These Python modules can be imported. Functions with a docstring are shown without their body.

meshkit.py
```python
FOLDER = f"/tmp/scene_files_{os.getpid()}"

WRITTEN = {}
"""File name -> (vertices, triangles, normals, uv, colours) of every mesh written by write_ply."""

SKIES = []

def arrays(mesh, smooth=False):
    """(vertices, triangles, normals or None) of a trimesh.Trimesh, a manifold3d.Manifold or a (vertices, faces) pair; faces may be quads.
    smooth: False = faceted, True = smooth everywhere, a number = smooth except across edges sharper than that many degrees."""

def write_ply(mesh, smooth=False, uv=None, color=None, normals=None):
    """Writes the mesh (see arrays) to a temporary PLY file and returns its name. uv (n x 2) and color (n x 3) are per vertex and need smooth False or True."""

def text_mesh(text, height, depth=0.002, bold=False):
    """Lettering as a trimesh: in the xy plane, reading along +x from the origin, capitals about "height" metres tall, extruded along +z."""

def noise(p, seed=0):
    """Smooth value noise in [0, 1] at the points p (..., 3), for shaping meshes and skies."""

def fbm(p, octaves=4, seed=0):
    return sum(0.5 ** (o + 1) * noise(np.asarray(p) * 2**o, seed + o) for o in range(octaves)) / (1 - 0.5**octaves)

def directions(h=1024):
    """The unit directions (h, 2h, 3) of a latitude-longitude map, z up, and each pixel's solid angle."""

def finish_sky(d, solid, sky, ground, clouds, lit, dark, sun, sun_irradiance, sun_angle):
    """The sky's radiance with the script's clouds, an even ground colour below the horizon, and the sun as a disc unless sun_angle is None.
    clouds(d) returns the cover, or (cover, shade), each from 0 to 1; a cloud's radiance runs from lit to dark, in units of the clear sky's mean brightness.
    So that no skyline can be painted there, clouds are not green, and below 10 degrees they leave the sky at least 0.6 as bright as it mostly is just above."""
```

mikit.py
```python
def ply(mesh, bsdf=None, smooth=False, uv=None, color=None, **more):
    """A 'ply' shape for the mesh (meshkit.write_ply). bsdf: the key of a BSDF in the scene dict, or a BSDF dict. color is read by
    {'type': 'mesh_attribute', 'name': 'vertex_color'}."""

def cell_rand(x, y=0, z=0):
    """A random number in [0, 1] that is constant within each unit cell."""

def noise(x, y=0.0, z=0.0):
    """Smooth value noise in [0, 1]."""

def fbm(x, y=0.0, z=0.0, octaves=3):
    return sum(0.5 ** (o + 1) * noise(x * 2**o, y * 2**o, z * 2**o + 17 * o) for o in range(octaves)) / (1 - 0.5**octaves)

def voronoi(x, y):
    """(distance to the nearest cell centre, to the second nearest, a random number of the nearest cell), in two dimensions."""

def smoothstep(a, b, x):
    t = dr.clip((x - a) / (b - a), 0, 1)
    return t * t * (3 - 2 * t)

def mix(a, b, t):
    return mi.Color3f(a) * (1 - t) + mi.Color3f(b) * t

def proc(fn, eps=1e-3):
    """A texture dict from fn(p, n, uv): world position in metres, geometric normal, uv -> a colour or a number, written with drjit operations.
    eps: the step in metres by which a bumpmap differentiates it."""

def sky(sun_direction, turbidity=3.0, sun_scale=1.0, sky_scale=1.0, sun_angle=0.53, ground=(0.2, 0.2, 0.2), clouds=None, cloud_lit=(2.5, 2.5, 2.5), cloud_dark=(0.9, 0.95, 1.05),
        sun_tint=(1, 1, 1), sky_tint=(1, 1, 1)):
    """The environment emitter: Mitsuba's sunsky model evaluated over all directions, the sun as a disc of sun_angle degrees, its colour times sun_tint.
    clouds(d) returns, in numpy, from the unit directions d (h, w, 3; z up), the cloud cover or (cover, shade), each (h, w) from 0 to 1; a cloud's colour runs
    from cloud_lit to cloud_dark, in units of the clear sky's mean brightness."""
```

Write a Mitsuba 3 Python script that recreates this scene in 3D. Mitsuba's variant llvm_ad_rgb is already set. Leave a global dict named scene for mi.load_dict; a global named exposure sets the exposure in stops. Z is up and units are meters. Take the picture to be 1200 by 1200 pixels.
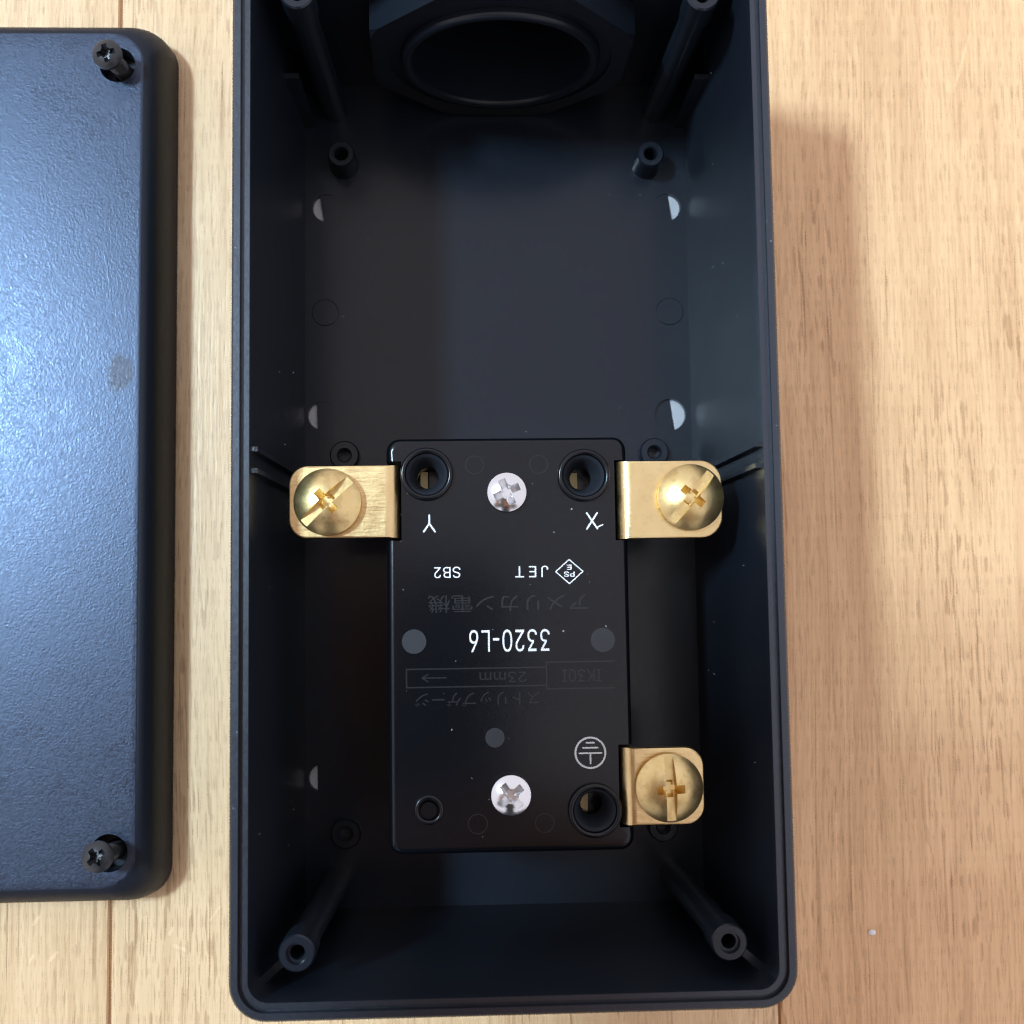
import math
import random

import drjit as dr
import manifold3d as m3
import mitsuba as mi
import numpy as np
import trimesh

import meshkit
import mikit
from mikit import cell_rand, fbm, mix, noise, smoothstep, voronoi

T = mi.ScalarTransform4f
scene, labels = {}, {}
MM = 0.001                       # the scene is measured in millimetres, written in metres

# ------------------------------------------------------------------ camera, light, exposure
EYE = np.array([-4.832, 51.095, 187.165])                     # a phone held about 19 cm above the boards
RIGHT, UP, BACK = None, None, None


def rodrigues(r):
    a = np.linalg.norm(r)
    k = np.array(r) / a
    K = np.array([[0, -k[2], k[1]], [k[2], 0, -k[0]], [-k[1], k[0], 0]])
    return np.eye(3) + math.sin(a) * K + (1 - math.cos(a)) * K @ K


RIGHT, UP, BACK = rodrigues([-0.07516637, 0.03561117, 0.01300508])
scene["camera"] = {
    "type": "thinlens", "fov": 2 * math.degrees(math.atan(600 / 1332)), "fov_axis": "x", "near_clip": 0.002, "far_clip": 50.0,
    "aperture_radius": 0.0006, "focus_distance": 0.164,
    "to_world": T().look_at(origin=(EYE * MM).tolist(), target=((EYE - 100 * BACK) * MM).tolist(), up=UP.tolist()),
}
exposure = 0.3

# the room's ceiling lamp, high to the left, and the even light of the bright room around
LAMP_DIR = np.array([-0.605, 0.21, 1.0]) / np.linalg.norm([-0.605, 0.21, 1.0])
LAMP_AT = np.array([0.0, 0.07, 0.02]) + 2.0 * LAMP_DIR
LAMP_RADIANCE = (150.0, 212.0, 262.0)
ROOM_RADIANCE = (0.79, 0.745, 0.80)
scene["room_light"] = {"type": "constant", "radiance": {"type": "rgb", "value": list(ROOM_RADIANCE)}}


# ------------------------------------------------------------------ helpers
SEAT = (0.9445, [-0.268, 2.836, 10.388])     # the receptacle is drawn on its own sheet: its true size there, and where it sits in the box


def seated(v):
    return np.asarray(v) * SEAT[0] + SEAT[1]


def add(key, mesh, bsdf, smooth=30, **more):
    """One entry of the scene from a mesh in millimetres; a taken key gets the next number."""
    if isinstance(mesh, m3.Manifold):
        q = mesh.to_mesh()
        mesh = trimesh.Trimesh(np.array(q.vert_properties[:, :3], float), np.array(q.tri_verts), process=False)
    v = np.array(mesh.vertices, float)
    if key.startswith(("receptacle", "lint_fibre")):
        v = seated(v)
    mesh = trimesh.Trimesh(v * MM, np.array(mesh.faces), process=False)
    name, n = key, 0
    while name in scene:
        n += 1
        name = f"{key}_{n:03d}"
    scene[name] = mikit.ply(mesh, bsdf, smooth=smooth, **more)
    return name


def thing(key, label, category, group=None, kind=None):
    labels[key] = {"label": label, "category": category}
    if group:
        labels[key]["group"] = group
    if kind:
        labels[key]["kind"] = kind


def part(key, label=None, kind=None):
    labels[key] = {k: v for k, v in (("label", label), ("kind", kind)) if v}


def rrect(hx, hy, r, cx=0.0, cy=0.0, seg=32):
    """A rounded rectangle of half sizes hx, hy."""
    return m3.CrossSection.square([2 * (hx - r), 2 * (hy - r)], True).offset(r, m3.JoinType.Round, 2.0, seg).translate([cx, cy])


def rect(x0, x1, y0, y1, r=0.0):
    cs = m3.CrossSection.square([x1 - x0 - 2 * r, y1 - y0 - 2 * r], True)
    if r:
        cs = cs.offset(r, m3.JoinType.Round, 2.0, 32)
    return cs.translate([(x0 + x1) / 2, (y0 + y1) / 2])


def slab(cs, z0, z1):
    return m3.Manifold.extrude(cs, z1 - z0).translate([0, 0, z0])


def stack(slices):
    """Convex solid through thin slices [(cross-section, z)]."""
    return m3.Manifold.batch_hull([slab(cs, z, z + 0.002) for cs, z in slices])


def box(x0, x1, y0, y1, z0, z1):
    return m3.Manifold.cube([x1 - x0, y1 - y0, z1 - z0]).translate([x0, y0, z0])


def cyl(x, y, z0, z1, r0, r1=None, seg=48):
    return m3.Manifold.cylinder(z1 - z0, r0, r0 if r1 is None else r1, seg).translate([x, y, z0])


def lathe(profile, seg=64):
    """Solid of revolution about z from (r, z) points, counter-clockwise."""
    return m3.Manifold.revolve(m3.CrossSection([profile], m3.FillRule.EvenOdd), seg)


def cross(z0, z1, arm, width, angle, arm_low=0.4, wide_low=0.6):
    """The cavity of a cross recess, tapering downwards."""
    out = []
    for k in (0, 90):
        a = m3.CrossSection.square([2 * arm, width], True)
        b = m3.CrossSection.square([2 * arm * arm_low, width * wide_low], True)
        out.append(m3.Manifold.batch_hull([slab(a, z1, z1 + 0.6), slab(b, z0, z0 + 0.01)]).rotate([0, 0, angle + k]))
    return out[0] + out[1]


# ------------------------------------------------------------------ materials
def principled(color, roughness, **kw):
    c = color if isinstance(color, dict) else {"type": "rgb", "value": list(color)}
    return {"type": "principled", "base_color": c, "roughness": roughness, **kw}


def bumped(bsdf, fn, height, eps=4e-5):
    return {"type": "bumpmap", "arbitrary": mikit.proc(fn, eps), "scale": height, "bsdf": bsdf}


def mm(p):
    return p.x * 1000.0, p.y * 1000.0, p.z * 1000.0


PLASTIC = (0.0085, 0.0120, 0.0185)


def grain(cell):
    def fn(p, n, uv):
        x, y, z = mm(p)
        return noise(x / cell, y / cell, z / cell) * 0.65 + noise(x / cell * 2.1 + 7, y / cell * 2.1, z / cell * 2.1) * 0.35
    return fn


def smooth_wear(p, n, uv):
    x, y, z = mm(p)
    return 0.15 + 0.09 * fbm(x * 0.12, y * 0.12, z * 0.12) + 0.05 * noise(x * 2.0, y * 2.0, z * 2.0)


def lid_mark(x, y):
    """A greasy finger mark near the right edge."""
    d = dr.sqrt(dr.square(x + 59.6) + dr.square((y - 87.2) * 0.78)) + 0.7 * (noise(x * 0.8, y * 0.8) - 0.5) + 0.5 * (noise(x * 3, y * 3) - 0.5)
    return 1 - smoothstep(1.6, 2.5, d)


def lid_color(p, n, uv):
    x, y, z = mm(p)
    return mix((0.0055, 0.0085, 0.0155), (0.014, 0.015, 0.019), 0.5 * lid_mark(x, y))


def lid_rough(p, n, uv):
    x, y, z = mm(p)
    sparkle = 0.6 * cell_rand(x * 3.1, y * 3.1, z * 3.1) + 0.4 * noise(x * 3.3, y * 3.3, z * 3.3)
    rubbed = smoothstep(0.62, 0.75, fbm(x * 0.25, y * 0.25)) * 0.03
    return 0.350 + 0.20 * (sparkle - 0.5) - rubbed + 0.10 * lid_mark(x, y)


scene["mat_smooth_plastic"] = bumped(principled(PLASTIC, mikit.proc(smooth_wear), specular=0.32), grain(0.5), 0.000003)


def moulded_rough(p, n, uv):
    x, y, z = mm(p)
    return 0.33 + 0.10 * (noise(x * 3.4, y * 3.4, z * 3.4) - 0.5) + 0.08 * (fbm(x * 0.15, y * 0.15, z * 0.15) - 0.5)


scene["mat_grained_plastic"] = bumped(principled(PLASTIC, mikit.proc(moulded_rough), specular=0.4), grain(0.24), 0.000028)
scene["mat_nut_plastic"] = principled(PLASTIC, 0.36, specular=0.35)
scene["mat_rim_plastic"] = bumped(principled(PLASTIC, mikit.proc(moulded_rough), specular=0.75, spec_tint=0.2), grain(0.4), 0.000008)
scene["mat_post_plastic"] = principled(PLASTIC, 0.25, specular=0.4)
scene["mat_lid_plastic"] = bumped(principled(mikit.proc(lid_color), mikit.proc(lid_rough), specular=0.72, spec_tint=0.5), grain(0.23), 0.000019)
scene["mat_lid_edge"] = principled((0.0055, 0.0085, 0.0155), 0.50, specular=0.3)
scene["mat_phenolic"] = bumped(principled((0.0025, 0.0035, 0.0055), 0.19, specular=0.36), grain(0.6), 0.000004)
scene["mat_lit_funnel"] = principled((0.022, 0.026, 0.034), 0.5, specular=0.3)  # same plastic as the body, colour lightened to stand for lamplight on it
scene["mat_pale_mark"] = principled((0.020, 0.023, 0.028), 0.36)
scene["mat_white_mark"] = bumped(principled((0.30, 0.31, 0.33), 0.5), grain(0.5), 0.00004)
scene["mat_pale_disc"] = principled((0.42, 0.43, 0.45), 0.55)
scene["mat_white_ink"] = principled((0.72, 0.74, 0.76), 0.5)
scene["mat_grey_ink"] = principled((0.50, 0.51, 0.52), 0.5)
scene["mat_embossed"] = principled((0.012, 0.0135, 0.016), 0.28, specular=0.45)
scene["mat_black_steel"] = bumped(principled((0.05, 0.052, 0.056), 0.33, metallic=0.7), grain(0.3), 0.00002)


def brass_color(p, n, uv):
    x, y, z = mm(p)
    t = fbm(x * 0.45, y * 0.45, z * 0.45)
    fleck = smoothstep(0.74, 0.84, noise(x * 2.7, y * 2.7, z * 2.7))
    tarnish = smoothstep(0.50, 0.68, fbm(x * 0.8 + 9, y * 0.8, z * 0.8))
    return mix(mix((0.72, 0.52, 0.21), (0.88, 0.70, 0.35), t), (0.52, 0.36, 0.16), dr.clip(fleck * 0.3 + tarnish * 0.4, 0, 1))


def brass_rough(p, n, uv):
    x, y, z = mm(p)
    return 0.24 + 0.16 * fbm(x * 0.6, y * 0.6, z * 0.6) + 0.06 * noise(x * 0.5, y * 9, z)


def plate_color(p, n, uv):
    x, y, z = mm(p)
    t = fbm(x * 0.35, y * 0.35, z * 0.35)
    fleck = smoothstep(0.70, 0.85, noise(x * 1.9, y * 2.6, z * 2.6))
    return mix(mix((0.70, 0.50, 0.23), (0.85, 0.66, 0.34), t), (0.60, 0.42, 0.24), fleck * 0.2)


def plate_rough(p, n, uv):
    x, y, z = mm(p)
    return 0.33 + 0.22 * (fbm(x * 0.5, y * 0.5, z * 0.5) - 0.5) + 0.10 * (noise(x * 1.2, y * 8.0, z * 2) - 0.5)


def brushed(p, n, uv):
    x, y, z = mm(p)
    return 0.6 * noise(x * 0.9, y * 7.0, z * 2) + 0.4 * noise(x * 4, y * 4, z * 4)


scene["mat_brass"] = bumped(principled(mikit.proc(brass_color), mikit.proc(brass_rough), metallic=1.0), grain(0.9), 0.00002)
scene["mat_brass_plate"] = bumped(principled(mikit.proc(plate_color), mikit.proc(plate_rough), metallic=1.0), brushed, 0.000018)
scene["mat_dark_brass"] = principled((0.42, 0.33, 0.17), 0.5, metallic=1.0)  # darker brass for the contact strips in the wire collars
scene["mat_zinc"] = bumped(principled((0.78, 0.80, 0.82), 0.20, metallic=1.0), grain(0.6), 0.00001)

PLANK, SEAM = 106.9, 44.0
SCRATCHES = [(-47.2, 0.4, -45.6, 2.6, 0.16), (-53.6, -1.6, -53.1, -0.6, 0.25), (-52.6, -3.4, -51.2, -4.0, 0.3), (-72.2, -5.2, -71.3, -4.0, 0.3), (-75.6, -5.6, -74.9, -4.4, 0.2),
             (79.5, 138.0, 82.5, 147.5, 0.22), (58.6, 139.0, 59.3, 152.0, 0.2), (-74.9, 0.5, -74.1, 1.6, 0.25), (54.0, 2.0, 54.4, 15.0, 0.2)]


def wood(p, n, uv):
    x, y, z = mm(p)
    k = dr.floor((x - SEAM) / PLANK)
    r1, r2 = cell_rand(k, 3, 1), cell_rand(k, 5, 2)
    wx = x + 1.6 * noise(x * 0.06, y * 0.018, k) + 40 * r1
    broad = fbm(wx * 0.060, y * 0.010, k * 3)
    band = fbm(wx * 0.33, y * 0.012, k * 7, octaves=3)
    fibre = fbm(wx * 2.6, y * 0.075, k * 5, octaves=3)
    red = smoothstep(-0.5, 0.5, k)                                 # the plank right of the box is redder
    light = mix((0.79, 0.56, 0.32), (0.82, 0.468, 0.222), red)
    dark = mix((0.58, 0.36, 0.175), (0.54, 0.265, 0.12), red)
    c = mix(light, dark, dr.clip(0.30 + 0.9 * (broad - 0.5) + 0.55 * (band - 0.5) + 0.8 * (fibre - 0.5) + 0.9 * red * (fbm(wx * 0.16 + 5, y * 0.035, k + 40) - 0.5), 0, 1))
    cluster = smoothstep(0.34, 0.66, fbm(wx * 0.12, y * 0.03, k + 11))
    wander = wx + 0.35 * noise(x * 0.3, y * 0.12, k)
    pore = smoothstep(0.66, 0.80, noise(wander * 3.7, y * 0.27, k * 2)) * (0.40 + 0.60 * cluster)
    fine = smoothstep(0.66, 0.88, noise(wander * 9.0 + 3, y * 0.55, k + 5))
    short = smoothstep(0.78, 0.90, noise(wander * 3.4 + 5, y * 0.42, k + 31)) * cluster
    long_line = smoothstep(0.82, 0.94, noise(wx * 2.1 + 9, y * 0.03, k + 9)) * (1 - 0.7 * red)
    c = mix(c, c * mi.Color3f(0.55, 0.45, 0.38), dr.clip(0.50 * pore + 0.34 * fine + 0.36 * short * (0.4 + 0.6 * red) + 0.6 * long_line, 0, 1))
    flake = smoothstep(0.60, 0.78, fbm(x * 0.42 + 3, y * 0.16, k + 2, octaves=3)) * smoothstep(0.45, 0.65, fbm(x * 0.05, y * 0.04, k + 21))
    c = mix(c, c * mi.Color3f(1.08, 1.11, 1.14), 0.8 * flake)
    for x0, y0, x1, y1, w in SCRATCHES:
        dx, dy = x1 - x0, y1 - y0
        t = dr.clip(((x - x0) * dx + (y - y0) * dy) / (dx * dx + dy * dy), 0, 1)
        d = dr.sqrt(dr.square(x - x0 - t * dx) + dr.square(y - y0 - t * dy)) + 0.25 * (noise(x * 2, y * 2) - 0.5)
        c = mix(c, c * mi.Color3f(1.18, 1.22, 1.30), 0.8 * (1 - smoothstep(w * 0.5, w * 1.3, d)))
    return c


def wood_relief(p, n, uv):
    x, y, z = mm(p)
    k = dr.floor((x - SEAM) / PLANK)
    wx = x + 1.6 * noise(x * 0.06, y * 0.018, k) + 40 * cell_rand(k, 3, 1)
    return fbm(wx * 2.6, y * 0.075, k * 5, octaves=2) - 0.6 * smoothstep(0.70, 0.88, noise(wx * 5.2, y * 0.30, k * 2))


scene["mat_wood"] = bumped(principled(mikit.proc(wood), 0.40, specular=0.5), wood_relief, 0.00003, 6e-5)
scene["mat_seam_filler"] = principled((0.25, 0.115, 0.045), 0.6)

# ------------------------------------------------------------------ the wooden floor: planks with chamfered edges and filled seams
for k in range(-4, 4):
    x0, x1 = SEAM + k * PLANK + 0.22, SEAM + (k + 1) * PLANK - 0.22
    prof = [[x0, -12], [x1, -12], [x1, -0.35], [x1 - 0.22, 0], [x0 + 0.22, 0], [x0, -0.35]]
    pl = m3.Manifold.extrude(m3.CrossSection([prof], m3.FillRule.EvenOdd), 1000).rotate([90, 0, 0]).translate([0, 570, 0])
    add("floor__plank", pl, "mat_wood", smooth=False)
add("floor__seam_filler", box(SEAM - 4 * PLANK, SEAM + 4 * PLANK, -430, 570, -12.6, -0.55) - box(-1000, 1000, -1000, 1000, -12.3, -12.2), "mat_seam_filler", smooth=False)
thing("floor", "light brown wooden floor boards with dark grain and narrow seams", "floor", kind="structure")
del labels["floor"]["category"]

# ------------------------------------------------------------------ the black box
H, CY = 44.0, 69.45


def ring_at(z, inset):
    """The box's outline at height z, with its draft, inset."""
    t = z / H
    return rrect(33.9 + 1.1 * t - inset, 68.4 + 1.05 * t - inset, max(4.6 - inset, 1.6), 0, CY)


outer = stack([(ring_at(0, 0.8), 0), (ring_at(0.8, 0), 0.8), (ring_at(H - 0.35, 0), H - 0.35), (ring_at(H, 0.3), H)])
inner = stack([(rrect(31.55, 66.85, 1.6, 0, CY), 2.0), (rrect(32.75, 67.2, 2.6, 0, CY), H + 1)])
HOLE_X, HOLE_Z = 0.35, 22.5
shell = outer - inner
shell -= m3.Manifold.cylinder(30, 15.6, 15.6, 96).rotate([-90, 0, 0]).translate([HOLE_X, 125, HOLE_Z])
# the lip: outer land, groove for the cover's tongue, a slightly lower inner land
groove = slab(rrect(33.9, 68.35, 3.5, 0, CY) - rrect(33.35, 67.8, 3.0, 0, CY), H - 0.8, H + 1)
land = slab(rrect(33.5, 67.95, 3.1, 0, CY), H - 0.25, H + 1)
shell = shell - groove - land
rim, wall = shell.split_by_plane([0, 0, 1], H - 1.6)
add("junction_box__wall", wall, "mat_grained_plastic")
add("junction_box__rim", rim, "mat_rim_plastic")

floor_cs = rrect(32.3, 67.5, 1.6, 0, CY)
base = slab(floor_cs, 1.2, 3.0)
MARKS = [(-28.1, 115.6, 2.3, "half"), (28.4, 115.6, 2.3, "half"), (-28.3, 98.0, 2.2, None), (28.4, 97.9, 2.3, None), (-28.9, 81.0, 2.3, "half"), (28.1, 80.7, 2.6, "half"), (-28.9, 22.9, 2.2, "half"), (28.5, 22.9, 2.2, None)]
STANDOFFS = [(sx * 25.1, y) for y in (122.8, 74.3, 14.4) for sx in (-1, 1)]
HALVES = []
for x, y, r, kind in MARKS:
    if kind:
        base -= cyl(x, y, 2.3 if y == 80.7 else 2.8, 4, r)
    else:
        base += m3.Manifold.batch_hull([cyl(x, y, 2.5, 3.06, r), cyl(x, y, 3.1, 3.14, r - 0.12)])
    if kind:                                                      # a half-moon hole through the base, a pale foot below it
        s = 1 if x > 0 else -1
        cut = 0.75 if x < 0 else 0.45
        lean = {115.6: 9, 81.0: 2, 80.7: 8, 22.9: 1}[y]
        half = cyl(0, 0, 0, 6, r - 0.06) ^ (box(cut, 9, -9, 9, -1, 9) if s > 0 else box(-9, -cut, -9, 9, -1, 9)).rotate([0, 0, lean])
        base -= half.translate([x, y, 1.0])
        HALVES.append((x, y, r))
for x, y in STANDOFFS:
    base -= cyl(x, y, 1.6, 4, 1.0)
add("junction_box__base", base, "mat_smooth_plastic")
for x, y, r in HALVES:  # a pale disc set below each half-moon hole
    disc = m3.Manifold.batch_hull([cyl(x, y, 0.1, 0.2, r + 0.9), cyl(x, y, 2.0, 2.05, r + 0.5), cyl(x, y, 2.2, 2.25, r - 0.2)]) - cyl(x, y, 2.0, 3, 0.35)
    part(add("junction_box__pale_disc", disc, "mat_pale_disc"), "white piece seen through a half-moon hole in the box base")
for x, y in STANDOFFS:
    so = lathe([[1.0, 3.0 - 1.2], [2.5, 3.0 - 1.2], [2.4, 3.4], [2.15, 7.7], [1.95, 8.0], [1.2, 8.0], [1.0, 7.75]]).translate([x, y, 0]) if y > 100 else lathe([[1.0, 1.8], [2.45, 1.8], [2.35, 4.3], [2.15, 4.6], [1.2, 4.6], [1.0, 4.4]]).translate([x, y, 0])
    add("junction_box__standoff", so, "mat_smooth_plastic")
for sx in (-1, 1):
    for sy in (-1, 1):
        xt, yt = sx * 27.2, CY + sy * 62.25
        xb, yb = sx * 26.6, CY + sy * 62.6
        po = m3.Manifold.batch_hull([cyl(xb, yb, 2.0, 2.1, 2.05), cyl(xt, yt, 34.0, 34.05, 1.95)]) + m3.Manifold.batch_hull([cyl(xt, yt, 33.9, 34.0, 1.95), cyl(xt, yt, 36, 40.75, 2.3), cyl(xt, yt, 40.95, 41.0, 2.1)])
        bore = cyl(xt, yt, 26, 42, 0.95) + cyl(xt, yt, 40.3, 42, 1.25, 1.5)
        web = m3.Manifold.batch_hull([cyl(xb, yb, 2.2, 2.3, 0.6), cyl(sx * 32, CY + sy * 66.9, 2.2, 2.3, 0.6), cyl(xt, yt, 38, 38.05, 0.5), cyl(sx * 32.7, CY + sy * 67.0, 38, 38.05, 0.5)])
        po = (po + web) - bore
        add("junction_box__screw_post", po, "mat_post_plastic")
    for y in (70.3, 67.55):
        rb = m3.Manifold.batch_hull([box(min(sx * 30.6, sx * 32.6), max(sx * 30.6, sx * 32.6), y - 0.35, y + 0.35, 2.4, 2.5), box(min(sx * 31.75, sx * 33.2), max(sx * 31.75, sx * 33.2), y - 0.3, y + 0.3, 43.1, 43.2)])
        add("junction_box__rib", rb, "mat_grained_plastic", smooth=False)
    # short guide tabs on the side walls near the conduit hole
    tb = box(min(sx * 29.9, sx * 32.4), max(sx * 29.9, sx * 32.4), 129.2, 130.0, 2.5, 21)
    add("junction_box__rib", tb, "mat_grained_plastic", smooth=False)
thing("junction_box", "open black plastic junction box lying on the wooden floor, terminals and screw posts inside", "junction box")

# ------------------------------------------------------------------ conduit connector through the far end wall
ang = [math.radians(21 + 45 * k) for k in range(8)]
octo = m3.CrossSection([[[20.6 * math.cos(a), 20.6 * math.sin(a)] for a in ang]])
nut = m3.Manifold.extrude(octo, 5.0) ^ lathe([[0, 0], [20.0, 0], [21, 0.8], [21, 5.0], [0, 5.0]], 96)
nut -= cyl(0, 0, -1, 7, 14.9, seg=96)
nut -= cyl(0, 0, -1, 0.5, 16.6, seg=96)
def along(m, y0):
    return m.transform([[1, 0, 0, HOLE_X], [0, 0, 1, y0], [0, 1, 0, HOLE_Z]])     # (x, y, z) -> (x, z + y0, y)


add("conduit_connector__lock_nut", along(nut, 131.2), "mat_nut_plastic")
lip = [[13.3, 44], [14.8, 44], [14.8, 0.7]] + [[14.05 + 0.75 * math.cos(a), 0.75 - 0.75 * math.sin(a)] for a in np.linspace(0.1, math.pi - 0.1, 9)] + [[13.3, 0.8]]
add("conduit_connector__sleeve", along(lathe(lip, 96), 130.3), "mat_nut_plastic")
body = lathe([[15.0, 7.4], [21, 7.4], [22, 9], [22, 24], [19, 27], [19, 46], [0, 46], [0, 42.5], [13.2, 42.5], [13.2, 44.5], [15.0, 44.5]], 96)
add("conduit_connector__gland_body", along(body, 130.3), "mat_nut_plastic")
thing("conduit_connector", "black round conduit connector with octagonal lock nut in the box's far end wall", "conduit connector")

# ------------------------------------------------------------------ the receptacle seen from its wiring side
ZT = 25.0
BX0, BX1, BY0, BY1 = -16.9, 17.65, 15.35, 74.05
bcx, bcy, bhx, bhy = (BX0 + BX1) / 2, (BY0 + BY1) / 2, (BX1 - BX0) / 2, (BY1 - BY0) / 2
sl = [(rrect(bhx + 0.25, bhy + 0.25, 1.8, bcx, bcy), -8.4)]
for a in np.linspace(0, math.pi / 2, 7):
    i = 1.1 * (1 - math.cos(a))
    sl.append((rrect(bhx - i, bhy - i, max(1.9 - i, 0.6), bcx, bcy), ZT - 1.1 + 1.1 * math.sin(a)))
bodym = stack(sl)
COLLARS = [(-11.1, 68.8), (11.4, 68.4), (12.1, 21.1)]
for x0, x1, y0, y1 in ((BX0 - 2, -14.75, 59.35, 70.75), (15.85, BX1 + 2, 59.05, 70.6), (15.6, BX1 + 2, 18.6, 30.1)):
    bodym -= box(x0, x1, y0, y1, 0, 30)
for x, y in COLLARS:
    bodym -= cyl(x, y, 14, 27, 1.6) + cyl(x, y, 20.0, ZT + 0.9, 1.6, 3.0) + cyl(x, y, ZT - 0.6, 28, 2.9)
bodym -= cyl(-11.2, 21.6, 24.4, 26, 1.5)
for x, y in ((0.31, 66.05), (0.31, 23.5)):
    bodym -= cyl(x, y, 20, 27, 1.5)
PINS = []
for x, y, r in ((-4.26, 70.1, 1.3), (4.95, 70.1, 1.3), (-4.38, 19.5, 1.35), (5.0, 19.45, 1.3)):
    PINS.append((x, y, r))
for (x0, y0), (x1, y1) in (((-8.7, 66.2), (-6.2, 64.3)), ((8.0, 27.3), (9.8, 25.2))):     # short scored lines
    d = np.array([x1 - x0, y1 - y0])
    bodym -= box(-0.07, 0.07, 0, float(np.linalg.norm(d)), ZT - 0.12, 26).rotate([0, 0, math.degrees(math.atan2(d[1], d[0])) - 90]).translate([x0, y0, 0])
add("receptacle__body", bodym, "mat_phenolic", smooth=25)
for x, y, r in PINS:
    add("receptacle__pin_mark", lathe([[r - 0.07, ZT - 0.1], [r + 0.07, ZT - 0.1], [r + 0.05, ZT + 0.05], [r - 0.05, ZT + 0.05]], 40).translate([x, y, 0]), "mat_embossed")
rimp = [[1.42, ZT - 0.6], [2.1, ZT - 0.6]] + [[1.76 + 0.34 * math.cos(a), ZT + 0.12 + 0.34 * math.sin(a)] for a in np.linspace(0, math.pi, 9)]
add("receptacle__blank_boss", (lathe(rimp, 40) + cyl(0, 0, ZT - 0.7, ZT + 0.28, 1.2, 1.1)).translate([-11.2, 21.6, 0]), "mat_phenolic")
bt = [[2.95, 22.0], [3.5, 22.0], [3.5, 24], [3.80, 24.4], [3.80, 25.55]] + [[3.40 + 0.40 * math.cos(a), 25.55 + 0.40 * math.sin(a)] for a in np.linspace(0.1, math.pi - 0.1, 9)] + [[2.95, 25.4]]
fu = [[1.55, 19.6], [2.9, 19.6], [2.96, 22], [2.96, 25.1], [2.6, 24.6], [2.5, 24.2], [1.6, 20.3]]
for x, y in COLLARS:
    c = add("receptacle__wire_collar", lathe(bt).translate([x, y, 0]), "mat_phenolic")
    add(c + "__funnel", lathe(fu).translate([x, y, 0]), "mat_lit_funnel")
    add(c + "__contact", box(x - 1.25, x - 0.15, y - 2.2, y + 1.3, 2, 16.6), "mat_dark_brass", smooth=False)


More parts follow.
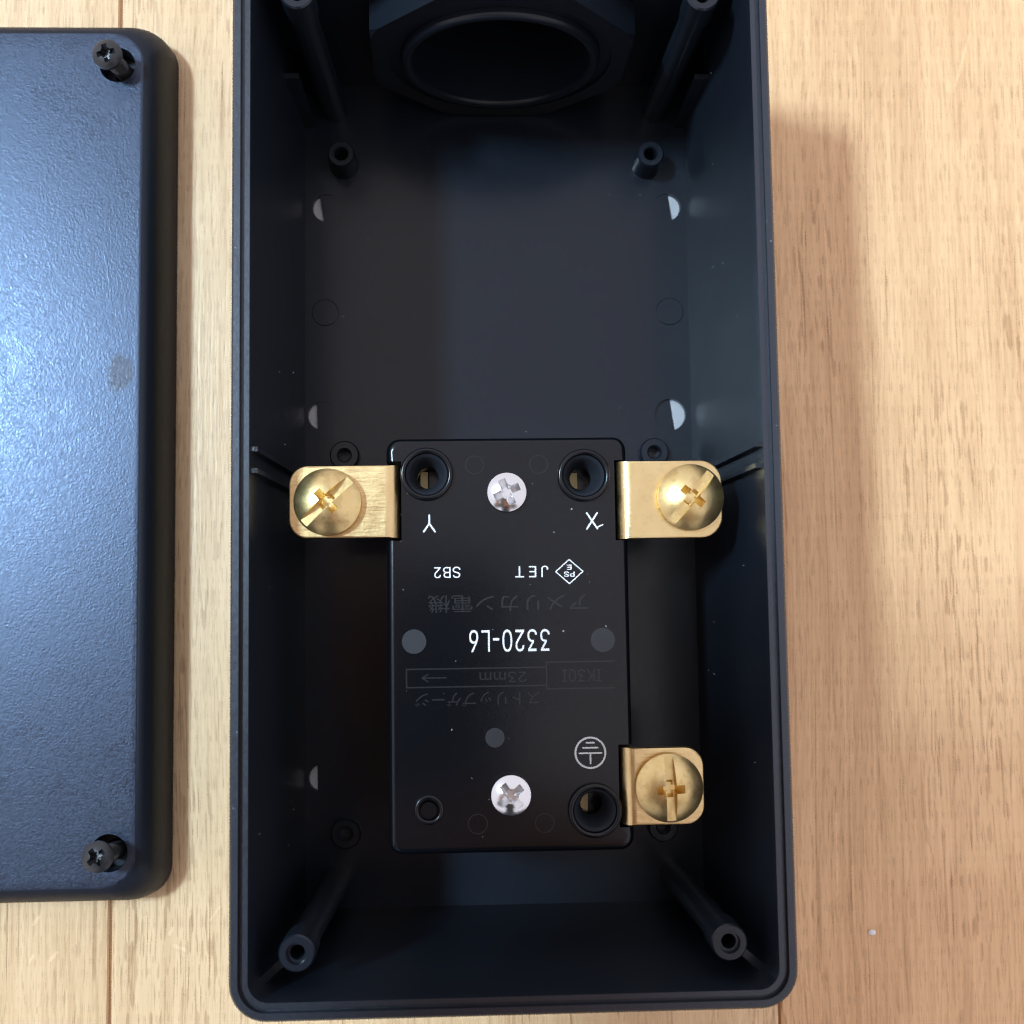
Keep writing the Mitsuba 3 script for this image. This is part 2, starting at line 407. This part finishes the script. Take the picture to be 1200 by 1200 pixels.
def terminal(xi, xo, y0, y1, r):
    """A brass strap from its bend at xi out to xo, and down into the body's notch."""
    s = 1 if xo > xi else -1
    w, zt, t, b = abs(xo - xi), 26.0, 1.4, 2.1
    prof = [[b, zt - t], [w, zt - t], [w, zt - 0.12], [w - 0.12, zt]] + [[b - b * math.sin(a), zt - b + b * math.cos(a)] for a in np.linspace(0, math.pi / 2, 9)] + [[0, 1], [t, 1]] + [[b - (b - t) * math.sin(a), zt - b + (b - t) * math.cos(a)] for a in np.linspace(math.pi / 2, 0, 5)]
    strap = m3.Manifold.extrude(m3.CrossSection([prof], m3.FillRule.EvenOdd), y1 - y0).rotate([90, 0, 0]).translate([0, y1, 0])
    keep = stack([(rect(-6, w, y0, y1, r), 0), (rect(-6, w, y0, y1, r), zt - 0.3), (rect(-6, w - 0.08, y0 + 0.08, y1 - 0.08, r), zt - 0.1), (rect(-6, w - 0.3, y0 + 0.3, y1 - 0.3, r - 0.2), zt + 0.001)])
    strap = strap ^ keep
    if s < 0:
        strap = strap.mirror([1, 0, 0])
    return strap.translate([xi, 0, 0])


PLATES = [(-15.0, -30.6, 59.8, 70.1, 2.6), (16.15, 31.2, 59.2, 70.35, 3.0), (15.9, 27.5, 19.0, 29.7, 2.6)]
for a in PLATES:
    add("receptacle__terminal_plate", terminal(*a), "mat_brass_plate", smooth=35)


def terminal_screw(angle):
    r, side, h = 4.72, 0.75, 1.75
    R = (r * r + h * h) / (2 * h)
    prof = [[0, 0], [r - 0.55, 0], [r, 0.3], [r, side]] + [[R * math.sin(a), side + h - R + R * math.cos(a)] for a in np.linspace(math.asin(r / R) - 0.02, 0.0, 14)][:-1] + [[0, side + h]]
    hd = lathe(prof, 72)
    slot = m3.Manifold.batch_hull([box(-6, 6, -0.80, 0.80, 3.2, 3.3), box(-6, 6, -0.62, 0.62, 0.95, 0.96)])
    hd -= (slot + cross(0.2, 2.3, 1.95, 1.15, 0)).rotate([0, 0, angle])
    return hd + cyl(0, 0, -8, 0.1, 2.6)


for (x, y), a, st in (((-25.0, 64.85), 43, 0.1), ((26.45, 64.95), 50, 0.0), ((22.35, 24.3), 92, 0.2)):
    add("receptacle__terminal_screw", terminal_screw(a).translate([x, y, 26.45 + st]), "mat_brass")
    # a sprung washer under the head
rs, hs = 2.78, 0.85
Rs = (rs * rs + hs * hs) / (2 * hs)
for (x, y), a in (((0.31, 66.05), 24), ((0.31, 23.5), 38)):
    hd = lathe([[0, 0], [rs - 0.1, 0], [rs, 0.1], [rs, 0.8]] + [[Rs * math.sin(t), 0.8 + hs - Rs + Rs * math.cos(t)] for t in np.linspace(math.asin(rs / Rs) - 0.03, 0, 10)][:-1] + [[0, 0.8 + hs]], 56)
    rc = cross(0.0, 1.3, 2.0, 1.1, a, 0.3, 0.5)
    for t in np.arange(4) * 90 + 45 + a:      # rounded corners of the cross
        rc += cyl(0.75 * math.cos(math.radians(t)), 0.75 * math.sin(math.radians(t)), 0.9, 3, 0.25, 0.42, 16)
    add("receptacle__mounting_screw", (hd - rc + cyl(0, 0, -4, 0.1, 1.3)).translate([x, y, ZT + 0.15]), "mat_zinc")
for x, y, r in ((-13.1, 45.05, 1.72), (13.7, 44.87, 1.72), (-1.83, 31.4, 1.36)):
    add("receptacle__gate_mark", cyl(x, y, 24.5, ZT + 0.05, r), "mat_pale_mark")
part("receptacle__gate_mark", "round grey mark near the left edge")


def lettering(text, cx, cy, height, width, material, name, label, bold=False, spacing=None):
    ms = []
    if spacing:
        at = 0.0
        for ch in text:
            g = meshkit.text_mesh(ch, height, 0.05, bold)
            g.apply_translation([at - g.bounds[0][0], 0, 0])
            at = g.bounds[1][0] + spacing
            ms.append(g)
    else:
        ms.append(meshkit.text_mesh(text, height, 0.05, bold))
    m = trimesh.util.concatenate(ms)
    b = m.bounds
    m.apply_translation([-(b[0][0] + b[1][0]) / 2, -(b[0][1] + b[1][1]) / 2, 0])
    s = width / (b[1][0] - b[0][0])
    m.apply_scale([s, height / (b[1][1] - b[0][1]), 1])
    m.apply_transform(trimesh.transformations.rotation_matrix(math.pi, [0, 0, 1]))
    m.apply_translation([cx, cy, ZT])
    k = add(name, m, material, smooth=False)
    part(k, label)


def strokes(segs, w, z0, z1):
    out = []
    for x0, y0, x1, y1 in segs:
        out.append(m3.CrossSection.batch_hull([m3.CrossSection.circle(w / 2, 8).translate([x0, y0]), m3.CrossSection.circle(w / 2, 8).translate([x1, y1])]))
    return slab(m3.CrossSection.batch_boolean(out, m3.OpType.Add), z0, z1)


P = "receptacle__printed_text"
# Y and X, in thin strokes
yk = strokes([(-10.8, 62.95, -10.8, 61.75), (-10.8, 61.75, -11.6, 60.6), (-10.8, 61.75, -10.0, 60.6)], 0.26, ZT, ZT + 0.05)
part(add(P, yk, "mat_white_ink", smooth=False), "white printed letter Y, upside down")
xk = strokes([(11.75, 63.0, 13.25, 60.75), (13.25, 63.0, 11.75, 60.75)], 0.26, ZT, ZT + 0.05)
part(add(P, xk, "mat_white_ink", smooth=False), "white printed letter X, upside down")
lettering("SB2", -8.3, 54.75, 1.6, 3.75, "mat_white_ink", P, "white printed text SB2, upside down")
lettering("JET", 3.72, 54.72, 1.62, 4.75, "mat_white_ink", P, "white printed text JET, upside down", spacing=0.7)
lettering("3320-L6", 0.42, 44.97, 3.15, 11.45, "mat_white_ink", P, "white printed number 3320-L6, upside down", spacing=0.72)
# diamond mark with P S over E
dx, dy, dw, dh = 9.1, 54.65, 1.95, 1.72
dm = strokes([(dx - dw, dy, dx, dy + dh), (dx, dy + dh, dx + dw, dy), (dx + dw, dy, dx, dy - dh), (dx, dy - dh, dx - dw, dy)], 0.16, ZT, ZT + 0.05)
part(add("receptacle__certification_mark", dm, "mat_white_ink", smooth=False), "white printed diamond outline")
lettering("PS", dx, dy - 0.38, 0.78, 1.55, "mat_white_ink", "receptacle__certification_mark", "white letters P S in the diamond", bold=True)
lettering("E", dx, dy + 0.62, 0.72, 0.7, "mat_white_ink", "receptacle__certification_mark", "white letter E in the diamond", bold=True)
# earth symbol in a circle
ex, ey, er = 11.62, 29.05, 2.12
es = strokes([(ex - 1.55, ey - 0.05, ex + 1.55, ey - 0.05), (ex, ey - 0.05, ex, ey - 1.5), (ex - 1.05, ey + 0.7, ex + 1.05, ey + 0.7), (ex - 0.55, ey + 1.4, ex + 0.55, ey + 1.4)], 0.22, ZT, ZT + 0.05)
es += lathe([[er - 0.13, ZT], [er + 0.13, ZT], [er + 0.13, ZT + 0.05], [er - 0.13, ZT + 0.05]]).translate([ex, ey, 0])
part(add("receptacle__earth_symbol", es, "mat_grey_ink", smooth=False), "grey printed earth symbol in a circle")

GLYPHS = {'ア':[[[(12,61),(12,70),(86,69),(89,66),(77,47),(64,35),(57,40),(73,54),(77,62)]],[[(23,-4),(18,2),(24,4),(35,13),(40,22),(43,38),(42,52),(51,52),(50,29),(44,12),(34,1),(26,-4)]]],'メ':[[[(11,2),(33,16),(49,32),(30,48),(23,51),(22,53),(24,56),(29,58),(55,40),(62,52),(69,73),(78,70),(61,34),(84,12),(77,6),(65,20),(55,27),(44,15),(24,0),(17,-3)]]],'リ':[[[(35,1),(54,10),(61,18),(66,36),(65,72),(74,72),(74,33),(69,15),(57,2),(45,-4),(41,-5)]],[[(21,25),(21,71),(30,71),(30,25)]]],'カ':[[[(11,2),(30,20),(35,30),(39,46),(39,50),(12,50),(12,58),(40,57),(40,75),(49,75),(48,57),(77,58),(82,55),(79,14),(76,3),(72,-1),(50,-1),(49,7),(66,6),(69,8),(73,27),(73,50),(47,50),(41,24),(32,9),(19,-3),(16,-3)]]],'ン':[[[(18,-2),(14,6),(36,11),(55,21),(71,35),(83,54),(85,54),(88,49),(87,43),(80,33),(58,13),(41,4),(22,-2)]],[[(17,63),(22,70),(42,55),(46,49),(40,44),(28,56)]]],'電':[[[(16,34),(81,34),(81,5),(51,5),(51,-1),(54,-2),(83,-2),(86,3),(86,9),(88,9),(92,7),(91,-3),(84,-8),(52,-8),(45,-5),(44,5),(23,5),(23,0),(16,0)],[(51,23),(74,22),(74,29),(51,29)],[(52,17),(51,10),(74,10),(74,17)],[(23,23),(44,22),(44,29),(23,29)],[(44,16),(23,17),(23,10),(44,10)]],[[(7,65),(44,65),(44,71),(13,71),(13,77),(83,77),(83,71),(51,71),(51,65),(89,65),(89,46),(82,46),(82,60),(51,60),(51,37),(44,37),(44,60),(14,60),(14,46),(7,46)]],[[(56,40),(57,45),(79,45),(79,40)]],[[(56,54),(77,54),(77,49),(57,49)]],[[(17,40),(17,45),(39,45),(39,40)]],[[(19,54),(39,54),(39,49),(19,49)]]],'機':[[[(24,-4),(33,6),(37,15),(38,25),(31,25),(31,31),(38,31),(39,38),(33,37),(31,42),(38,48),(41,54),(32,53),(31,59),(36,64),(41,77),(45,78),(47,75),(39,60),(45,60),(48,66),(54,64),(41,44),(48,44),(47,51),(51,52),(56,38),(51,36),(51,39),(48,40),(40,39),(40,37),(45,36),(45,31),(59,31),(55,80),(61,80),(65,31),(77,31),(76,34),(71,36),(72,40),(67,39),(66,42),(66,45),(70,47),(75,57),(66,56),(65,61),(69,64),(75,79),(79,78),(80,75),(73,62),(79,62),(82,69),(86,68),(87,65),(75,45),(83,46),(81,52),(86,53),(91,40),(86,38),(84,42),(76,41),(76,39),(84,34),(83,31),(90,31),(90,25),(81,25),(85,20),(74,6),(79,0),(84,-1),(87,8),(89,9),(92,7),(93,5),(89,-6),(87,-8),(78,-7),(69,1),(54,-7),(51,-7),(48,-4),(65,6),(59,25),(44,25),(44,21),(57,11),(55,6),(52,6),(45,14),(42,14),(38,2),(29,-8)],[(67,25),(69,15),(72,13),(76,17),(79,25)]],[[(3,18),(14,53),(14,55),(5,55),(5,62),(15,62),(15,80),(21,81),(21,62),(29,62),(29,55),(21,55),(21,48),(30,35),(26,29),(23,37),(21,37),(21,-8),(15,-8),(15,33),(13,33),(11,23),(6,13)]]],'ス':[[[(10,3),(22,9),(42,24),(55,39),(64,56),(64,59),(18,59),(18,68),(72,68),(76,65),(68,45),(59,31),(86,3),(81,-3),(76,0),(71,8),(53,25),(40,12),(23,0),(15,-3)]]],'ト':[[[(32,74),(41,74),(40,48),(81,33),(79,26),(76,25),(53,36),(40,39),(41,-3),(32,-3)]]],'ッ':[[[(29,-3),(29,-1),(46,6),(58,16),(68,32),(73,51),(80,50),(81,47),(77,34),(67,15),(51,0),(36,-8)]],[[(40,49),(41,53),(47,54),(54,35),(53,33),(46,32)]],[[(17,46),(21,49),(25,49),(33,29),(32,27),(25,26)]]],'プ':[[[(12,58),(12,66),(73,66),(74,75),(81,80),(89,79),(94,73),(94,64),(92,61),(87,58),(80,58),(73,34),(64,19),(50,6),(30,-4),(27,-4),(22,3),(44,12),(59,26),(67,41),(71,58)],[(78,73),(80,63),(85,62),(90,66),(90,71),(87,75),(80,75)]]],'ゲ':[[[(86,64),(79,78),(84,79),(91,66)]],[[(6,31),(23,53),(29,74),(38,72),(33,59),(33,55),(86,56),(86,48),(61,48),(59,30),(51,11),(44,2),(34,-6),(29,-5),(25,0),(36,6),(46,19),(52,35),(53,48),(28,48),(25,41),(13,27)]],[[(68,73),(73,76),(81,62),(75,60)]]],'ー':[[[(10,41),(86,41),(86,32),(10,32)]]],'ジ':[[[(84,59),(76,74),(82,75),(90,63),(90,60)]],[[(17,-4),(14,4),(34,9),(50,17),(75,39),(81,50),(85,46),(85,39),(76,28),(51,8),(20,-4)]],[[(64,67),(65,70),(69,71),(77,56),(72,54)]],[[(24,65),(26,71),(29,72),(48,60),(48,57),(45,53),(42,53)]],[[(9,44),(14,51),(32,40),(34,37),(29,31)]]]}


def moulded(text, cx, cy, height, width, label):
    """Raised moulded characters, upside down as the receptacle lies."""
    cs = []
    for i, ch in enumerate(text):
        for poly in GLYPHS[ch]:
            c = m3.CrossSection([poly[0]], m3.FillRule.NonZero)
            for h in poly[1:]:
                c -= m3.CrossSection([h], m3.FillRule.NonZero)
            cs.append(c.translate([i * 96.0, 0]))
    c = m3.CrossSection.batch_boolean(cs, m3.OpType.Add)
    x0, y0, x1, y1 = c.bounds()
    c = c.translate([-(x0 + x1) / 2, -(y0 + y1) / 2]).scale([width / (x1 - x0), height / (y1 - y0)]).rotate(180).translate([cx, cy])
    part(add("receptacle__moulded_text", slab(c, ZT - 0.05, ZT + 0.06) + slab(c.offset(-0.05), ZT + 0.05, ZT + 0.12), "mat_embossed", smooth=70), label)


moulded("アメリカン電機", 0.3, 50.25, 2.5, 22.8, "row of raised black characters, hard to read")
moulded("ストリップゲージ", -4.2, 36.85, 2.0, 17.6, "lower row of raised black characters")
lettering("23mm", -0.6, 39.85, 1.5, 6.6, "mat_embossed", "receptacle__moulded_text", "raised 23mm in the strip gauge", spacing=0.3)
lettering("IK30I", 10.6, 39.9, 1.8, 5.6, "mat_embossed", "receptacle__moulded_text", "raised characters at the gauge's right end", spacing=0.3)
gs = strokes([(-14.2, 41.15, 5.5, 41.15), (-14.2, 38.6, 5.5, 38.6), (-14.2, 41.15, -14.2, 38.6), (5.6, 41.9, 5.6, 38.2), (5.6, 41.85, 15.2, 41.85), (5.6, 38.1, 15.2, 38.1), (-12.0, 39.9, -8.6, 39.9), (-12.0, 39.9, -11.2, 40.4), (-12.0, 39.9, -11.2, 39.4)], 0.19, ZT - 0.05, ZT + 0.1)
part(add("receptacle__gauge_outline", gs, "mat_embossed", smooth=False), "raised outline of the strip gauge")
thing("receptacle", "black receptacle with brass terminals and white 3320-L6 print fitted inside the junction box", "receptacle")

# ------------------------------------------------------------------ the box's cover, lying to the left
LX, LY, LHX, LHY = -88.1, 75.1, 35.0, 70.5
cover = [(rrect(LHX - i, LHY - i, 5.0, LX, LY), z) for i, z in ((0.2, 0.0), (0.0, 0.25), (0.12, 2.0), (0.28, 3.6), (0.58, 5.0), (1.05, 6.3), (1.6, 7.4), (2.35, 8.25), (3.30, 8.85), (3.5, 9.0))]
lid = stack(cover)
LID_HOLES = [(-60.55, 137.0), (-60.45, 13.2), (-114.6, 137.0), (-114.6, 13.2)]
for x, y in LID_HOLES:
    lid -= cyl(x, y, 5.0, 12, 2.75) + cyl(x, y, 0.4, 12, 1.5) + cyl(x, y, 8.7, 10, 2.75, 3.2)
face, edge = lid.split_by_plane([0, 0, 1], 8.9)
add("box_cover__plate", face, "mat_lid_plastic", smooth=28)
add("box_cover__edge", edge, "mat_lid_edge", smooth=28)


def cover_screw(angle):
    r, side, h = 2.3, 0.7, 0.85
    R = (r * r + h * h) / (2 * h)
    hd = lathe([[0, 0], [r - 0.15, 0], [r, 0.15], [r, side]] + [[R * math.sin(a), side + h - R + R * math.cos(a)] for a in np.linspace(math.asin(r / R) - 0.03, 0, 9)][:-1] + [[0, side + h]], 48)
    rc = cross(0.0, 1.3, 1.5, 0.85, angle, 0.3, 0.5)
    for t in np.arange(4) * 90 + 45 + angle:
        rc += cyl(0.66 * math.cos(math.radians(t)), 0.66 * math.sin(math.radians(t)), 0.6, 3, 0.15, 0.3, 16)
    prof = [[0, 0.1], [0, -12]] + [[1.05, -12]]
    z = -12
    pts = [[0, -12.5], [0.6, -12.5]]
    while z < -0.9:
        pts += [[1.0, z], [1.38, z + 0.3], [1.0, z + 0.6]]
        z += 0.62
    pts += [[1.0, 0.1], [0, 0.1]]
    return (hd - rc) + lathe(pts, 24)


for (x, y), a, tilt in ((LID_HOLES[0], 12, (5, -3)), (LID_HOLES[1], 40, (-5, -3)), (LID_HOLES[2], 25, (0, 2)), (LID_HOLES[3], 70, (0, -2))):
    sc = cover_screw(a).translate([0, 0, 4.2]).rotate([tilt[0], tilt[1], 0]).translate([x, y, 8.6])
    add("box_cover__screw", sc, "mat_black_steel")
thing("box_cover", "dark textured plastic cover with black corner screws lying left of the box", "cover")

# ------------------------------------------------------------------ dust, lint and a crumb
rng = np.random.default_rng(7)
flecks = []


def fleck(x, y, z, s):
    f = trimesh.creation.icosphere(0, s)
    f.apply_scale([rng.uniform(0.6, 1.6), rng.uniform(0.6, 1.6), 0.5])
    f.apply_transform(trimesh.transformations.rotation_matrix(rng.uniform(0, 6.28), [0, 0, 1]))
    f.apply_translation([x, y, z + 0.3 * s])
    flecks.append(f)


for _ in range(22):
    fleck(*seated([rng.uniform(-15, 15.5), rng.uniform(17.5, 73), ZT]), rng.uniform(0.03, 0.07))
for x, y in ((-7.9, 36.0 - 3.4), (8.1, 46.2), (9.7, 65.4), (7.0, 60.3), (14.2, 46.8), (9.6, 63.6)):
    fleck(*seated([x, y, ZT]), rng.uniform(0.08, 0.13))
for _ in range(16):
    fleck(rng.uniform(-29, 29), rng.uniform(76, 128), 3.0, rng.uniform(0.03, 0.06))
for _ in range(20):
    z = rng.uniform(8, 40)
    s = rng.choice([-1, 1])
    fleck(s * (31.5 + 1.1 * z / 44), rng.uniform(6, 130), z, rng.uniform(0.05, 0.1))
for _ in range(8):
    s = rng.choice([-1, 1])
    fleck(s * rng.uniform(34.0, 34.6), rng.uniform(4, 135), H, rng.uniform(0.04, 0.08))
add("dust", trimesh.util.concatenate(flecks), "mat_white_mark", smooth=False)
thing("dust", "scattered pale dust specks on the black plastic inside the box", "dust", kind="stuff")
add("lint_fibre", strokes([(13.35, 61.0, 14.0, 61.3)], 0.2, ZT, ZT + 0.15), "mat_white_ink", smooth=False)
thing("lint_fibre", "tiny white lint fibre beside the printed letter X", "lint")
cr = trimesh.creation.icosphere(2, 0.47)
cr.apply_scale([1.35, 0.95, 0.7])
cr.vertices += 0.09 * (meshkit.noise(cr.vertices * 2.5)[:, None] - 0.5)
cr.apply_translation([59.4, -3.95, 0.3])
add("crumb", cr, "mat_white_ink", smooth=True)
thing("crumb", "small white crumb on the floor at lower right of the box", "crumb")

# ------------------------------------------------------------------ outside the frame: the lamp and the phone that takes the picture
lamp = trimesh.creation.cylinder(0.5, 1.0, sections=48)
ld = -LAMP_DIR
zz = np.array([0, 0, 1.0])
scene["ceiling_lamp__diffuser"] = {"type": "rectangle", "to_world": T().look_at(origin=LAMP_AT.tolist(), target=(LAMP_AT + ld).tolist(), up=[0, 1, 0]).scale([0.075, 0.145, 1]),
                                   "emitter": {"type": "area", "radiance": {"type": "rgb", "value": list(LAMP_RADIANCE)}}}
thing("ceiling_lamp", "rectangular white ceiling lamp high to the left of the box", "lamp")
scene["mat_phone_glass"] = principled((0.01, 0.01, 0.012), 0.15)
scene["mat_phone_metal"] = principled((0.012, 0.012, 0.014), 0.4)
scene["mat_skin"] = principled((0.42, 0.25, 0.17), 0.55)
scene["mat_dark_jersey"] = principled((0.018, 0.02, 0.028), 0.85)
scene["mat_dark_trousers"] = principled((0.022, 0.024, 0.03), 0.85)
scene["mat_black_hair"] = principled((0.012, 0.010, 0.009), 0.5)


def held(m):
    """From the picture-taker's frame (x right, y up, z away from the subject) at the lens to the scene."""
    A = np.array([RIGHT, UP, BACK]).T
    return m.transform([[*A[0], EYE[0]], [*A[1], EYE[1]], [*A[2], EYE[2]]])


ph = stack([(rect(-57, 10, -128, 10, 8.5), 1.8), (rect(-57.6, 10.6, -128.6, 10.6, 9), 3.0), (rect(-57.6, 10.6, -128.6, 10.6, 9), 7.4), (rect(-57, 10, -128, 10, 8.5), 8.6)])
add("smartphone__case", held(ph), "mat_phone_metal")
add("smartphone__screen", held(slab(rect(-55.5, 8.5, -112, -6, 1), 8.58, 8.72)), "mat_phone_glass")
thing("smartphone", "black smartphone held flat above the box, taking the picture", "phone")


def limb(joints, chains, fine, rounds=8):
    """One smooth surface through tapering bones: joints {name: (point, radius)}, chains of joint names."""
    bones = []
    for chain in chains:
        for a, b in zip(chain, chain[1:]):
            bones.append(m3.Manifold.batch_hull([m3.Manifold.sphere(joints[k][1], 20).translate(list(joints[k][0])) for k in (a, b)]))
    q = m3.Manifold.batch_boolean(bones, m3.OpType.Add).refine_to_length(fine).to_mesh()
    t = trimesh.Trimesh(np.array(q.vert_properties[:, :3], float), np.array(q.tri_verts))
    trimesh.smoothing.filter_taubin(t, iterations=rounds)
    return t


def hand_joints(side):
    """A hand closed round the phone's long edge, in the picture-taker's frame: side -1 on its left edge, 1 on its right; fingers under the back, thumb on the screen."""
    J = {"wrist": ((side * 62, -150, 10), 25), "palm": ((side * 58, -118, 6), 20)}
    chains = [["wrist", "palm"]]
    edge = -62 if side < 0 else 15
    top = (20, 0, -20, -38) if side < 0 else (-60, -78, -95, -110)
    J["wrist"] = ((edge + side * 44, top[3] - 62, 26), 25)
    J["palm"] = ((edge + side * 32, top[3] - 14, 16), 17)
    for i, (y, ln) in enumerate(zip(top, (62, 68, 62, 48))):
        pts = [((edge + side * 23, y - 8, 13), 11.5), ((edge + side * 9, y, 0), 9), ((edge - side * ln * 0.34, y + 2, -7.5), 8), ((edge - side * ln * 0.60, y + 2, -6.5), 7)]
        for j, q in enumerate(pts):
            J[f"f{i}{j}"] = q
        chains.append(["palm"] + [f"f{i}{j}" for j in range(4)])
        if i:
            chains.append([f"f{i - 1}0", f"f{i}0"])
    ty = (top[2] + top[3]) / 2
    for j, q in enumerate([((edge + side * 24, ty - 14, 26), 13), ((edge + side * 4, ty, 21), 10), ((edge - side * 14, ty + 16, 16.8), 8)]):
        J[f"t{j}"] = q
    chains.append(["palm", "t0", "t1", "t2"])
    return J, chains


A = np.array([RIGHT, UP, BACK]).T
skin = []
wrists = {}
for side in (-1, 1):
    J, chains = hand_joints(side)
    J = {k: (A @ np.array(v[0], float) + EYE, v[1]) for k, v in J.items()}
    wrists[side] = J["wrist"][0]
    elbow = np.array([side * 235 - 30, -235, 300])
    J["fore"] = (wrists[side] * 0.72 + elbow * 0.28, 27)
    chains.append(["palm", "wrist", "fore"])
    skin.append(limb(J, chains, 4.0, 10))
head = {"neck0": ((-25, -360, 640), 58), "neck1": ((-25, -300, 655), 56), "skull": ((-25, -215, 690), 88), "face": ((-25, -190, 630), 72), "chin": ((-25, -232, 575), 38), "brow": ((-25, -150, 650), 45),
        "nose0": ((-25, -140, 628), 11), "nose1": ((-25, -140, 604), 13), "ear0": ((60, -222, 660), 14), "ear1": ((62, -226, 630), 10), "ear2": ((-110, -222, 660), 14), "ear3": ((-112, -226, 630), 10)}
skin.append(limb(head, [["neck0", "neck1", "skull", "face", "chin"], ["face", "brow"], ["nose0", "nose1"], ["neck1", "chin"], ["ear0", "ear1"], ["ear2", "ear3"]], 9, 6))
for t, nm in zip(skin, ("hand", "hand", "head")):
    add(f"person__{nm}", t, "mat_skin", smooth=True)
jersey = {"hip": ((-25, -700, 300), 150), "waist": ((-25, -590, 420), 140), "chest": ((-25, -450, 540), 150), "neck": ((-25, -385, 625), 70), "sl": ((-215, -400, 580), 72), "sr": ((165, -400, 580), 72),
          "el": ((-265, -235, 300), 48), "er": ((205, -235, 300), 48), "wl": (wrists[-1] * 0.8 + np.array([-265, -235, 300]) * 0.2, 34), "wr": (wrists[1] * 0.8 + np.array([205, -235, 300]) * 0.2, 34)}
add("person__jersey", limb(jersey, [["hip", "waist", "chest", "neck"], ["sl", "chest", "sr"], ["sl", "neck", "sr"], ["sl", "el", "wl"], ["sr", "er", "wr"]], 16, 6), "mat_dark_jersey", smooth=True)
legs = {}
for side, n in ((-1, "l"), (1, "r")):
    legs |= {"h" + n: ((-25 + side * 85, -690, 260), 112), "k" + n: ((-25 + side * 130, -330, 78), 68), "a" + n: ((-25 + side * 95, -730, 52), 44), "f" + n: ((-25 + side * 80, -850, 44), 36)}
add("person__trousers", limb(legs, [["hl", "hr"], ["hl", "kl", "al", "fl"], ["hr", "kr", "ar", "fr"]], 16, 6), "mat_dark_trousers", smooth=True)
hair = limb({"a": ((-25, -225, 706), 92), "b": ((-25, -262, 680), 84), "c": ((-25, -178, 712), 66)}, [["c", "a", "b"]], 10, 4)
add("person__hair", hair, "mat_black_hair", smooth=True)
thing("person", "kneeling person in a dark jersey bending over the box with a phone in both hands", "person")
